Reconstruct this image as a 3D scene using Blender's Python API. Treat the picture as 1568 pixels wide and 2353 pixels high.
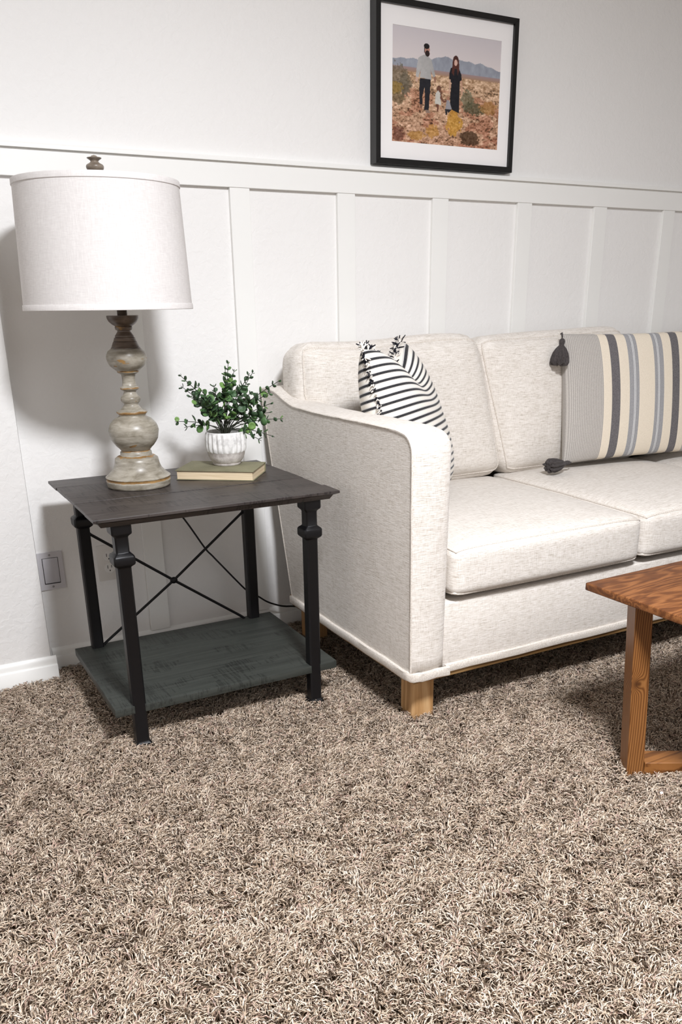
import bpy, bmesh, math, random
import numpy as np
from mathutils import Vector, Matrix, noise
for o in list(bpy.data.objects): bpy.data.objects.remove(o)
sc = bpy.context.scene
COL = sc.collection
PI = math.pi
random.seed(7); RNG = np.random.default_rng(7)

# ---------------------------------------------------------------- camera
F_PX, CX, CY = 1941.27, 801.15, 1428.82          # focal length and principal point of the 1568x2353 frame
W3 = [[0.87648659, -0.17986896, 0.44656288], [-0.48129215, -0.30548515, 0.82160617], [-0.01136312, -0.935054, -0.35432315]]
cd = bpy.data.cameras.new('camera'); cam = bpy.data.objects.new('camera', cd); COL.objects.link(cam)
cam.matrix_world = Matrix([[W3[i][0], -W3[i][1], -W3[i][2], (0, 0, 1.07)[i]] for i in range(3)] + [[0, 0, 0, 1]])
cd.sensor_fit = 'VERTICAL'; cd.sensor_height = 36; cd.lens = F_PX / 2353 * 36
cd.shift_x = (784 - CX) / 2353; cd.shift_y = (CY - 1176.5) / 2353
cd.clip_start = 0.02; cd.clip_end = 50
sc.camera = cam
# ---------------------------------------------------------------- world, lights, exposure
sc.view_settings.view_transform = 'Standard'; sc.view_settings.look = 'None'
sc.view_settings.exposure = 0.07; sc.view_settings.gamma = 1; sc.view_settings.use_curve_mapping = False
w = bpy.data.worlds.new('world'); sc.world = w; w.use_nodes = True
w.node_tree.nodes['Background'].inputs[0].default_value = (1.0, 1.0, 1.0, 1); w.node_tree.nodes['Background'].inputs[1].default_value = 0.25
def area(name, loc, target, size, power, color, size_y=None, shape='DISK'):
    l = bpy.data.lights.new(name, 'AREA'); l.shape = shape; l.size = size; l.energy = power; l.color = color
    if size_y: l.size_y = size_y
    o = bpy.data.objects.new(name, l); COL.objects.link(o); o.location = loc
    o.rotation_euler = (Vector(target) - Vector(loc)).to_track_quat('-Z', 'Y').to_euler()
    return o
area('ceiling_light', (0.64, 0.18, 2.38), (0.64, 0.18, 0), 0.42, 118, (1.0, 1.02, 1.07))
area('fill_light_high', (1.5, -1.3, 2.36), (1.4, 0.4, 0.4), 1.6, 20, (1.0, 1.02, 1.07), 1.6, 'RECTANGLE')  # broad soft fill, added to lift the shadows; not an actual ceiling fixture

# ---------------------------------------------------------------- helpers
def props(o, label=None, cat=None, group=None, kind=None):
    if label: o['label'] = label
    if cat: o['category'] = cat
    if group: o['group'] = group
    if kind: o['kind'] = kind
    return o
def wloc(o):
    v = Vector((0, 0, 0))
    while o: v += o.location; o = o.parent
    return v
def root(name, loc, label=None, cat=None, group=None, kind=None):
    o = bpy.data.objects.new(name, None); COL.objects.link(o); o.location = loc; o.empty_display_size = .05
    return props(o, label, cat, group, kind)
def finish(name, me, mat, parent=None, smooth=35, loc=None):
    """link a mesh given in world coordinates; its origin goes to loc (or the parent's)"""
    o = bpy.data.objects.new(name, me); COL.objects.link(o)
    p = wloc(parent) if parent else Vector((0, 0, 0))
    l = Vector(loc) if loc is not None else p
    if l.length: me.transform(Matrix.Translation(-l))
    o.parent = parent; o.location = l - p
    if mat: me.materials.append(mat)
    if smooth:
        me.shade_smooth()
        if smooth < 180: me.set_sharp_from_angle(angle=math.radians(smooth))
    return o
def mesh_np(name, V, Fc, mat, parent=None, smooth=35, uv=None, loc=None):
    me = bpy.data.meshes.new(name); me.from_pydata([tuple(v) for v in V], [], [tuple(f) for f in Fc]); me.update()
    if uv is not None:
        l = me.uv_layers.new(name='UVMap'); idx = np.empty(len(me.loops), int); me.loops.foreach_get('vertex_index', idx)
        l.data.foreach_set('uv', np.asarray(uv, float)[idx].ravel())
    return finish(name, me, mat, parent, smooth, loc)
def from_bm(name, bm, mat, parent=None, smooth=35, loc=None):
    me = bpy.data.meshes.new(name); bm.to_mesh(me); bm.free()
    return finish(name, me, mat, parent, smooth, loc)
def bm_box(bm, lo, hi, bev=0.0, seg=2, M=None):
    v = [bm.verts.new((x, y, z)) for x in (lo[0], hi[0]) for y in (lo[1], hi[1]) for z in (lo[2], hi[2])]
    fs = [bm.faces.new([v[i] for i in q]) for q in ((0, 1, 3, 2), (4, 6, 7, 5), (0, 4, 5, 1), (2, 3, 7, 6), (0, 2, 6, 4), (1, 5, 7, 3))]
    ret = v
    if bev:
        es = list({e for f in fs for e in f.edges})
        r = bmesh.ops.bevel(bm, geom=es, offset=bev, segments=seg, affect='EDGES', profile=.5)
        ret = list({vv for f in r['faces'] for vv in f.verts} | {x for x in v if x.is_valid})
    if M is not None:
        for x in ret: x.co = M @ x.co
    return ret
def box(name, lo, hi, mat, parent=None, bev=0.0, M=None, seg=2, loc=None):
    bm = bmesh.new(); bm_box(bm, lo, hi, bev, seg, M); return from_bm(name, bm, mat, parent, loc=loc)
def lathe(name, prof, c, mat, parent=None, n=48, smooth=50, fn=None, cap=True):
    V = []; Fc = []
    for z, r in prof:
        for k in range(n):
            a = 2 * PI * k / n; rr = fn(r, a, z) if fn else r
            V.append((c[0] + rr * math.cos(a), c[1] + rr * math.sin(a), c[2] + z))
    for i in range(len(prof) - 1):
        for k in range(n):
            k2 = (k + 1) % n; Fc.append((i * n + k, i * n + k2, (i + 1) * n + k2, (i + 1) * n + k))
    if cap:
        Fc.append(tuple(range(n))[::-1]); Fc.append(tuple((len(prof) - 1) * n + k for k in range(n)))
    return mesh_np(name, V, Fc, mat, parent, smooth)
def smooth_prof(p, k=3):
    out = []
    for i in range(len(p) - 1):
        p0, p1, p2, p3 = p[max(i - 1, 0)], p[i], p[i + 1], p[min(i + 2, len(p) - 1)]
        for j in range(k):
            t = j / k; r = .5 * (2 * p1[1] + (p2[1] - p0[1]) * t + (2 * p0[1] - 5 * p1[1] + 4 * p2[1] - p3[1]) * t * t + (-p0[1] + 3 * p1[1] - 3 * p2[1] + p3[1]) * t ** 3)
            out.append((p1[0] + (p2[0] - p1[0]) * t, max(r, .001)))
    return out + [p[-1]]
def tube_vf(P, r, n=8, closed=False):
    P = [Vector(p) for p in P]; m = len(P); V = []; Fc = []; up = None
    for i, p in enumerate(P):
        a = P[(i + 1) % m] if (closed or i < m - 1) else p; b = P[(i - 1) % m] if (closed or i > 0) else p
        t = (a - b).normalized()
        if up is None: up = Vector((0, 0, 1)) if abs(t.z) < .9 else Vector((1, 0, 0))
        s = t.cross(up).normalized(); up = s.cross(t).normalized()
        rr = r[i] if isinstance(r, (list, tuple)) else r
        for k in range(n):
            c = 2 * PI * k / n; V.append(p + (s * math.cos(c) + up * math.sin(c)) * rr)
    for i in range(m if closed else m - 1):
        for k in range(n):
            j = (i + 1) % m; Fc.append((i * n + k, i * n + (k + 1) % n, j * n + (k + 1) % n, j * n + k))
    if not closed: Fc += [tuple(range(n))[::-1], tuple((m - 1) * n + k for k in range(n))]
    return V, Fc
def tubes(name, paths, r, mat, parent=None, n=8, closed=False):
    V = []; Fc = []
    for P in paths:
        v, f = tube_vf(P, r, n, closed); o = len(V); V += v; Fc += [tuple(i + o for i in q) for q in f]
    return mesh_np(name, V, Fc, mat, parent, 60)
def extrude(name, outline, x0, x1, mat, parent=None, bev=0, axis='x', seg=3):
    """closed outline of (y,z) points swept along x"""
    bm = bmesh.new(); a = [bm.verts.new((x0, y, z)) for y, z in outline]; b = [bm.verts.new((x1, y, z)) for y, z in outline]; n = len(a)
    f1 = bm.faces.new(a); f2 = bm.faces.new(b[::-1])
    for i in range(n): bm.faces.new((a[i], b[i], b[(i + 1) % n], a[(i + 1) % n]))
    bmesh.ops.recalc_face_normals(bm, faces=bm.faces[:])
    if bev: bmesh.ops.bevel(bm, geom=list(f1.edges) + list(f2.edges), offset=bev, segments=seg, affect='EDGES', profile=.5)
    return from_bm(name, bm, mat, parent, 40)

# ---------------------------------------------------------------- materials
def lin(c):
    return tuple(((x / 255) / 12.92 if x / 255 <= .04045 else ((x / 255 + .055) / 1.055) ** 2.4) for x in c) + (1,)
class Mat:
    def __init__(s, name, rough=.6, spec=.5, metal=0.0, sheen=0.0):
        s.m = bpy.data.materials.new(name); s.m.use_nodes = True; s.t = s.m.node_tree; s.b = s.t.nodes['Principled BSDF']
        s.b.inputs['Roughness'].default_value = rough; s.b.inputs['Specular IOR Level'].default_value = spec; s.b.inputs['Metallic'].default_value = metal
        if sheen: s.b.inputs['Sheen Weight'].default_value = sheen
    def n(s, t, **kw):
        x = s.t.nodes.new(t)
        for k, v in kw.items():
            if k in x.bl_rna.properties: setattr(x, k, v)
            else: x.inputs[k].default_value = v
        return x
    def l(s, a, b): s.t.links.new(a, b)
    def coord(s, kind='Object', scale=(1, 1, 1), rot=(0, 0, 0), loc=(0, 0, 0)):
        c = s.n('ShaderNodeTexCoord'); m = s.n('ShaderNodeMapping'); s.l(c.outputs[kind], m.inputs[0])
        m.inputs['Scale'].default_value = scale; m.inputs['Rotation'].default_value = rot; m.inputs['Location'].default_value = loc
        return m.outputs[0]
    def noise(s, v, scale=1., detail=3., rough=.5, dist=0.):
        x = s.n('ShaderNodeTexNoise'); s.l(v, x.inputs['Vector']); x.inputs['Scale'].default_value = scale; x.inputs['Detail'].default_value = detail
        x.inputs['Roughness'].default_value = rough; x.inputs['Distortion'].default_value = dist; return x.outputs['Fac']
    def ramp(s, f, stops, interp='LINEAR'):
        r = s.n('ShaderNodeValToRGB'); s.l(f, r.inputs[0]); e = r.color_ramp.elements; r.color_ramp.interpolation = interp
        while len(e) < len(stops): e.new(.5)
        for i, (p, c) in enumerate(stops): e[i].position = p; e[i].color = c if len(c) == 4 else lin(c)
        return r.outputs[0]
    def mix(s, f, a, b, mode='MIX'):
        x = s.n('ShaderNodeMix', data_type='RGBA', blend_type=mode)
        for v, i in ((f, 0), (a, 6), (b, 7)):
            if isinstance(v, (int, float)): x.inputs[i].default_value = v
            elif isinstance(v, tuple): x.inputs[i].default_value = v if len(v) == 4 else lin(v)
            else: s.l(v, x.inputs[i])
        return x.outputs[2]
    def math(s, op, a, b=0., c=None):
        x = s.n('ShaderNodeMath', operation=op)
        for i, v in enumerate((a, b) if c is None else (a, b, c)):
            if isinstance(v, (int, float)): x.inputs[i].default_value = v
            else: s.l(v, x.inputs[i])
        return x.outputs[0]
    def color(s, c):
        if isinstance(c, tuple): s.b.inputs['Base Color'].default_value = c if len(c) == 4 else lin(c)
        else: s.l(c, s.b.inputs['Base Color'])
        return s
    def bump(s, h, strength=.3, dist=.001):
        x = s.n('ShaderNodeBump'); x.inputs['Strength'].default_value = strength; x.inputs['Distance'].default_value = dist
        s.l(h, x.inputs['Height']); s.l(x.outputs[0], s.b.inputs['Normal']); return s
def plain(name, c, rough=.6, spec=.5, metal=0.): return Mat(name, rough, spec, metal).color(c).m

def m_wall():
    m = Mat('wall_paint', .62, .35); v = m.coord()
    a = m.noise(v, 55, 3, .55, .6); b = m.noise(v, 14, 2, .5)
    h = m.ramp(m.math('MULTIPLY_ADD', b, .35, a), [(.55, (0, 0, 0, 1)), (.85, (1, 1, 1, 1))])
    m.bump(h, .38, .0013); return m.color((240, 238, 235)).m
WALL = m_wall()
def m_trim():
    m = Mat('trim_paint', .42, .4); v = m.coord(); m.bump(m.noise(v, 60, 2), .12, .0006); return m.color((242, 241, 237)).m
TRIM = m_trim()
def m_panel():
    m = Mat('panel_paint', .5, .4); v = m.coord(); m.bump(m.noise(v, 70, 3, .55), .2, .0008); return m.color((240, 239, 235)).m
PANEL = m_panel()
def m_linen():
    m = Mat('sofa_linen', .85, .2, sheen=.15)
    h = m.noise(m.coord(scale=(60, 60, 800)), 1, 3, .6, .3); vv = m.noise(m.coord(scale=(800, 800, 50)), 1, 3, .6, .3)
    h2 = m.noise(m.coord(scale=(30, 30, 420)), 1, 3, .6, .4)
    s = m.math('ADD', m.math('MULTIPLY', h, .45), m.math('MULTIPLY', vv, .35)); s = m.math('ADD', s, m.math('MULTIPLY', h2, .35))
    tx = m.noise(m.coord(scale=(60, 800, 60)), 1, 3, .6, .3); ty = m.noise(m.coord(scale=(800, 50, 50)), 1, 3, .6, .3); t3 = m.noise(m.coord(scale=(30, 420, 30)), 1, 3, .6, .4)
    st = m.math('ADD', m.math('MULTIPLY', tx, .45), m.math('MULTIPLY', ty, .35)); st = m.math('ADD', st, m.math('MULTIPLY', t3, .35))
    ge = m.n('ShaderNodeNewGeometry'); sn = m.n('ShaderNodeSeparateXYZ'); m.l(ge.outputs['Normal'], sn.inputs[0])
    k = m.n('ShaderNodeMapRange'); m.l(m.math('ABSOLUTE', sn.outputs[2]), k.inputs[0]); k.inputs[1].default_value = .62; k.inputs[2].default_value = .82
    mm = m.n('ShaderNodeMix'); m.l(k.outputs[0], mm.inputs[0]); m.l(s, mm.inputs[2]); m.l(st, mm.inputs[3]); s = mm.outputs[0]
    m.color(m.ramp(s, [(.41, (174, 163, 149)), (.53, (216, 208, 198)), (.66, (238, 232, 225))]))
    m.bump(s, .7, .0018); return m.m
LINEN = m_linen()
def m_band():
    m = Mat('sofa_piping_cloth', .85, .2, sheen=.15); h = m.noise(m.coord(scale=(300, 300, 300)), 1, 3, .6)
    m.color(m.ramp(h, [(.35, (200, 190, 178)), (.65, (230, 223, 214))])); m.bump(h, .35, .001); return m.m
BAND = m_band()
def m_wood(name, dark, mid, light, axis, ring=55., figure=3.0, rough=.45, bump=.15, fine=400.):
    m = Mat(name, rough, .4); st = {'x': (.10, 1, 1), 'y': (1, .10, 1), 'z': (1, 1, .06)}[axis]
    v = m.coord(scale=tuple(a * figure for a in st)); n1 = m.noise(v, 1.6, 4, .55, 1.2)
    w1 = m.math('SINE', m.math('MULTIPLY', n1, ring)); w1 = m.math('MULTIPLY_ADD', w1, .5, .5)
    f = m.noise(m.coord(scale=tuple(fine * (.03 if a < 1 else 1) for a in st)), 1, 3, .6)
    big = m.noise(v, .8, 3, .5, .5)
    s = m.math('ADD', m.math('MULTIPLY', w1, .38), m.math('MULTIPLY', f, .38)); s = m.math('ADD', s, m.math('MULTIPLY', big, .34))
    m.color(m.ramp(s, [(.33, dark), (.5, mid), (.70, light)])); m.bump(s, bump, .001); return m.m
def m_tablewood(name, c0, c1, c2, rough=.42):
    """dark stained planks with cross-cut saw marks"""
    m = Mat(name, rough, .45); v = m.coord(scale=(160, 9, 40), rot=(0, 0, .12)); saw = m.noise(v, 1, 3, .6, .6)
    grain = m.noise(m.coord(scale=(5, 130, 60)), 1, 4, .6, .4); patch = m.noise(m.coord(scale=(7, 10, 10)), 1, 3, .5)
    gate = m.ramp(patch, [(.44, (0, 0, 0, 1)), (.52, (1, 1, 1, 1))])
    sm = m.math('MULTIPLY', saw, gate)
    s = m.math('SUBTRACT', m.math('MULTIPLY_ADD', grain, .75, .12), m.math('MULTIPLY', m.math('GREATER_THAN', sm, .53), .17))
    m.color(m.ramp(s, [(.22, c0), (.42, c1), (.75, c2)])); m.bump(m.math('ADD', sm, m.math('MULTIPLY', grain, .4)), .5, .0012); return m.m
TOPWOOD = m_tablewood('table_top_wood', (22, 18, 17), (50, 44, 42), (78, 71, 67))
SHELFWOOD = m_tablewood('table_shelf_wood', (30, 32, 29), (48, 51, 47), (66, 69, 64), .55)
def m_iron():
    m = Mat('black_iron', .42, .32); n = m.noise(m.coord(), 180, 3); m.bump(n, .1, .0006); return m.color((12, 11, 13)).m
IRON = m_iron()
OAK = m_wood('sofa_oak', (158, 118, 74), (188, 146, 98), (206, 168, 122), 'z', 22, 5, .5, .08)
OAKX = m_wood('sofa_oak_rail', (108, 80, 46), (134, 102, 62), (152, 120, 78), 'x', 22, 5, .5, .08)
OAKY = m_wood('sofa_oak_rail_side', (108, 80, 46), (134, 102, 62), (152, 120, 78), 'y', 22, 5, .5, .08)
def m_cofftop():
    m = Mat('coffee_table_top_wood', .5, .35); n = m.noise(m.coord(scale=(2.4, 11, 11)), 1, 3, .5, 1.0)
    ring = m.math('MULTIPLY_ADD', m.math('SINE', m.math('MULTIPLY', n, 52.)), .5, .5); f = m.noise(m.coord(scale=(22, 380, 380)), 1, 4, .65); big = m.noise(m.coord(scale=(5, 12, 12)), 1, 3, .6, 1.)
    s = m.math('ADD', m.math('MULTIPLY', ring, .20), m.math('ADD', m.math('MULTIPLY', f, .50), m.math('MULTIPLY', big, .38)))
    m.color(m.ramp(s, [(.32, (72, 38, 17)), (.52, (108, 63, 30)), (.72, (148, 96, 54))])); m.bump(f, .12, .0008); return m.m
COFTOP = m_cofftop()
FL_ = -0.012
def m_pine():
    m = Mat('coffee_table_leg_wood', .42, .4); v = m.coord(); 
    def dot(vec, loc=None):
        a = v
        if loc: q = m.n('ShaderNodeVectorMath', operation='SUBTRACT'); m.l(v, q.inputs[0]); q.inputs[1].default_value = loc; a = q.outputs[0]
        d = m.n('ShaderNodeVectorMath', operation='DOT_PRODUCT'); m.l(a, d.inputs[0]); d.inputs[1].default_value = vec; return d.outputs['Value']
    K = KNOT
    du = dot((.869, -.495, 0), K); dz = dot((0, 0, 1), K); r2 = m.math('ADD', m.math('POWER', m.math('ABSOLUTE', du), 2.), m.math('MULTIPLY', m.math('POWER', m.math('ABSOLUTE', dz), 2.), .55))
    g = m.math('EXPONENT', m.math('MULTIPLY', r2, -5200.)); g2 = m.math('EXPONENT', m.math('MULTIPLY', r2, -14000.))
    warp = m.math('MULTIPLY', m.noise(m.coord(scale=(7, 7, 1.3)), 1, 3, .5), .030)
    uu = m.math('ADD', m.math('ADD', dot((.869, -.495, 0)), m.math('MULTIPLY', dot((.495, .869, 0)), .62)), m.math('ADD', warp, m.math('MULTIPLY', g, .022)))
    ring = m.math('MULTIPLY_ADD', m.math('SINE', m.math('MULTIPLY', uu, 1150.)), .5, .5); ring = m.math('POWER', ring, 1.6)
    f = m.noise(m.coord(scale=(420, 420, 14)), 1, 3, .6); big = m.noise(m.coord(scale=(9, 9, 2)), 1, 2)
    s = m.math('ADD', m.math('MULTIPLY', ring, .40), m.math('ADD', m.math('MULTIPLY', f, .32), m.math('MULTIPLY', big, .25)))
    col = m.ramp(s, [(.22, (152, 104, 58)), (.48, (124, 78, 38)), (.8, (82, 47, 20))]); col = m.mix(m.math('MINIMUM', m.math('MULTIPLY', g2, .9), 1.), col, (66, 36, 16))
    m.color(col); m.bump(s, -.12, .001); return m.m
KNOT = (1.433 - 1.9, 1.241 - 1.05, .2346 - FL_)
COFLEG = m_pine()
COFRUN = m_wood('coffee_table_runner_wood', (82, 48, 20), (120, 74, 34), (146, 96, 50), 'x', 18, 14, .45, .12)

# ---------------------------------------------------------------- room
YW = 2.588; XJ = 0.338; ZC = 2.44; FL = -0.012
def struct(o, label): return props(o, label, kind='structure')
floor = box('floor', (-1.6, -2.6, FL - .03), (4.4, 2.7, FL), None)
def m_floor():
    m = Mat('carpet_backing', .95, .1); n = m.noise(m.coord(), 260, 4, .7); n2 = m.noise(m.coord(), 90, 3, .6)
    s = m.math('ADD', m.math('MULTIPLY', n, .7), m.math('MULTIPLY', n2, .4))
    m.color(m.ramp(s, [(.4, (50, 40, 30)), (.55, (96, 80, 64)), (.7, (140, 122, 104))])); m.bump(s, 1, .008); return m.m
floor.data.materials.append(m_floor()); struct(floor, 'floor under the brown carpet pile')
wb = box('wall_back', (XJ - .02, YW, FL), (4.4, YW + .1, ZC), WALL); struct(wb, 'white painted wall behind the sofa')
wc = box('wall_corner', (-1.6, YW - .062, FL), (XJ, YW + .1, ZC), WALL, bev=.006); struct(wc, 'white textured wall return at far left')
struct(box('wall_left', (-1.7, -2.6, FL), (-1.6, YW + .1, ZC), WALL), 'white left wall outside the view')
struct(box('wall_right', (4.4, -2.6, FL), (4.5, YW + .1, ZC), WALL), 'white right wall outside the view')
struct(box('wall_front', (-1.7, -2.7, FL), (4.5, -2.6, ZC), WALL), 'white wall behind the camera')
struct(box('ceiling', (-1.7, -2.7, ZC), (4.5, YW + .1, ZC + .08), plain('ceiling_paint', (240, 238, 235), .8)), 'white ceiling above the room')
# baseboards: tall flat board, stepped cap
def baseboard(name, x0, x1, y, label, side=None):
    out = [(y, FL), (y - .015, FL), (y - .015, .040), (y - .0125, .0435), (y - .0085, .0445), (y - .0085, .058), (y - .006, .064), (y - .002, .069), (y, .069)]
    o = extrude(name, out, x0, x1, TRIM); return struct(o, label)
baseboard('baseboard_back', XJ + .012, 4.4, YW, 'white stepped baseboard along the back wall')
baseboard('baseboard_left', -1.6, XJ + .013, YW - .062, 'white stepped baseboard on the left wall return')
o = box('baseboard_corner', (XJ - .001, YW - .062, FL), (XJ + .012, YW - .001, .041), TRIM); struct(o, 'short baseboard end wrapping the wall return')
# wainscot
rail = box('trim_1', (XJ, YW - .0150, 1.386), (4.4, YW, 1.452), TRIM, bev=.0008, seg=1); struct(rail, 'white flat top rail of the board and batten wainscot')
cap = extrude('cap_rail', [(YW, 1.452), (YW - .026, 1.452), (YW - .0265, 1.459), (YW - .024, 1.464), (YW, 1.465)], XJ, 4.4, TRIM, rail)
bx0 = 1.023
me = None
for k in range(-1, 10):
    x = bx0 + k * .3567
    if x > 4.3: break
    bt = box('batten', (x, YW - .0125, .069), (x + .0625, YW, 1.386), TRIM, rail, bev=.0008, seg=1, loc=(x, YW, 0)) if me is None else None
    if me is None: me = bt.data; b0 = bt
    else:
        bt = bpy.data.objects.new('batten', me); COL.objects.link(bt); bt.parent = rail; bt.location = (x, YW, 0)

# ---------------------------------------------------------------- carpet pile
def inside_density(x, y):
    # visible floor wedge with a margin; thinner further out
    d = np.minimum.reduce([(x + .12), (y - (1.12 - .56 * x)) / 1.15, (y - (.60 + (x - .95) * .83)) / 1.3 + 10 * (x < .9)])
    d = np.where(x < .95, np.minimum(x + .12, (y - (1.12 - .56 * x)) / 1.15), np.minimum(d, (y - (.50 + (x - .95) * .83)) / 1.3))
    dens = np.clip(1 + d / .12, 0, 1)
    under = (x > 1.3) & (y > 2.12)
    dens = np.where(under, dens * .25, dens)
    ut = (x > .5) & (x < 1.0) & (y > 2.15) & (y < 2.42)
    return np.where(ut, dens * .3, dens)
def carpet():
    N = 330000; lo = (-.22, .45); hi = (3.0, YW - .004)
    area_ = (hi[0] - lo[0]) * (hi[1] - lo[1]); 
    x = RNG.uniform(lo[0], hi[0], N); y = RNG.uniform(lo[1], hi[1], N)
    keep = RNG.random(N) < inside_density(x, y); keep &= ~((x < XJ + .01) & (y > YW - .08)); keep &= (y < YW - .017)
    x = x[keep]; y = y[keep]; n = len(x)
    # clumped lean direction
    ang = 2.2 * np.sin(x * 31 + 2.1 * np.sin(y * 23)) + 2.4 * np.sin(y * 37 + 1.7 * np.sin(x * 29) + 1.3) + 1.2 * np.sin((x + y) * 90) + RNG.normal(0, .75, n)
    L = RNG.uniform(.012, .024, n); H = RNG.uniform(.010, .020, n) * (1 + .12 * np.sin(x * 19 + 3 * np.sin(y * 11)))
    cur = RNG.normal(0, .6, n); r = RNG.uniform(.0009, .0016, n); tw = RNG.uniform(0, 6.28, n)
    dx, dy = np.cos(ang), np.sin(ang); px, py = -dy, dx
    T = np.array([0, .38, .74, 1.0]); RR = np.array([.9, 1.15, 1.0, .35])
    hz = np.array([0, .62, .98, .93]); hx = np.array([0, .16, .58, 1.0]); hc = np.array([0, .03, .18, .5])
    V = np.empty((n, 4, 3, 3), np.float32)
    for i in range(4):
        cx = x + dx * L * hx[i] + px * L * cur * hc[i]; cy = y + dy * L * hx[i] + py * L * cur * hc[i]; cz = FL + H * hz[i]
        slope = i / 3
        for k in range(3):
            a = tw + 2 * PI * k / 3 + .7 * i; c, s = np.cos(a) * r * RR[i], np.sin(a) * r * RR[i]
            # frame: side = p, other = blend of horizontal d (at root) and vertical (at tip)
            V[:, i, k, 0] = cx + px * c + dx * s * (1 - slope); V[:, i, k, 1] = cy + py * c + dy * s * (1 - slope); V[:, i, k, 2] = cz + s * slope
    V[:, :, :, 1] = np.minimum(V[:, :, :, 1], YW - .0155)
    V = V.reshape(-1, 3); base = (np.arange(n) * 12)[:, None]
    Fc = []
    for i in range(3):
        for k in range(3):
            k2 = (k + 1) % 3; Fc.append([i * 3 + k, i * 3 + k2, (i + 1) * 3 + k2, (i + 1) * 3 + k])
    Fc = np.array(Fc).reshape(1, -1) + base; nf = n * 9
    me = bpy.data.meshes.new('carpet_pile'); me.vertices.add(len(V)); me.vertices.foreach_set('co', V.ravel())
    me.loops.add(nf * 4); me.loops.foreach_set('vertex_index', Fc.ravel().astype(np.int32))
    me.polygons.add(nf); me.polygons.foreach_set('loop_start', np.arange(nf, dtype=np.int32) * 4)
    me.update(calc_edges=True)
    pal = np.array([lin(c)[:3] for c in ((230, 212, 192), (212, 192, 170), (190, 168, 145), (156, 134, 111), (108, 86, 66), (196, 166, 150))])
    pick = RNG.choice(6, n, p=[.27, .28, .2, .11, .07, .07]); colr = pal[pick] * RNG.uniform(.88, 1.12, (n, 1))
    cc = np.ones((n, 12, 4), np.float32); cc[:, :, :3] = colr[:, None, :]
    at = me.color_attributes.new('yarn', 'FLOAT_COLOR', 'POINT'); at.data.foreach_set('color', cc.ravel())
    m = Mat('carpet_yarn', .85, .25, sheen=.1); a = m.n('ShaderNodeVertexColor'); a.layer_name = 'yarn'
    m.color(a.outputs[0]); me.materials.append(m.m)
    me.shade_smooth()
    o = bpy.data.objects.new('carpet_pile', me); COL.objects.link(o)
    props(o, 'tan and brown frieze carpet pile covering the floor', 'carpet', kind='stuff'); print('strands', n)
carpet()

# ---------------------------------------------------------------- sofa
sofa = root('sofa', (2.22, 2.1, FL), 'long cream linen sofa with oak legs against the panelled wall', 'sofa')
def cushion(name, c, half, r, bulge, parent, deform=None, n=22, seam=1, mat=LINEN):
    """box cushion with round edges, crowned faces and two welt seams round the faces of axis `seam` (0 x,1 y,2 z)"""
    c = Vector(c); h = half
    def f(p):   # p on the [-1,1] cube surface
        q = [max(-(h[i] - r), min(h[i] - r, p[i] * h[i])) for i in range(3)]
        d = Vector([p[i] * h[i] - q[i] for i in range(3)]); 
        if d.length > 1e-9: d = d.normalized() * r
        v = Vector(q) + d
        for i in range(3):
            if abs(p[i]) > .999:
                j, k = (i + 1) % 3, (i + 2) % 3; v[i] += math.copysign(bulge[i] * (1 - p[j] ** 4) * (1 - p[k] ** 4), p[i])
        j, k = [a for a in range(3) if a != seam]
        if deform: v = deform(v, p)
        return c + v
    g = [-1 + 2 * i / n for i in range(n + 1)]; g = [math.copysign(1 - (1 - abs(t)) ** 1.35, t) for t in g]
    bm = bmesh.new(); cache = {}
    def vert(p):
        key = tuple(round(a, 4) for a in p)
        if key not in cache: cache[key] = bm.verts.new(f(p))
        return cache[key]
    for ax in range(3):
        for s in (-1, 1):
            for i in range(n):
                for j in range(n):
                    q = []
                    for a, b in ((g[i], g[j]), (g[i + 1], g[j]), (g[i + 1], g[j + 1]), (g[i], g[j + 1])):
                        p = [0, 0, 0]; p[ax] = s; p[(ax + 1) % 3] = a; p[(ax + 2) % 3] = b; q.append(vert(p))
                    if s < 0: q.reverse()
                    bm.faces.new(q)
    o = from_bm(name, bm, mat, parent, 180)
    j, k = (seam + 1) % 3, (seam + 2) % 3; V = []; Fc = []
    for s in (-1, 1):
        P = []
        for a, b in [(t, -1) for t in g[:-1]] + [(1, t) for t in g[:-1]] + [(-t, 1) for t in g[:-1]] + [(-1, -t) for t in g[:-1]]:
            p = [0, 0, 0]; p[seam] = s; p[j] = a; p[k] = b; v = f(p); P.append(v)
        vv, ff = tube_vf(P, .0033, 6, True); off = len(V); V += vv; Fc += [tuple(i + off for i in q) for q in ff]
    mesh_np('piping', V, Fc, BAND, o, 180)
    return o
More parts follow.
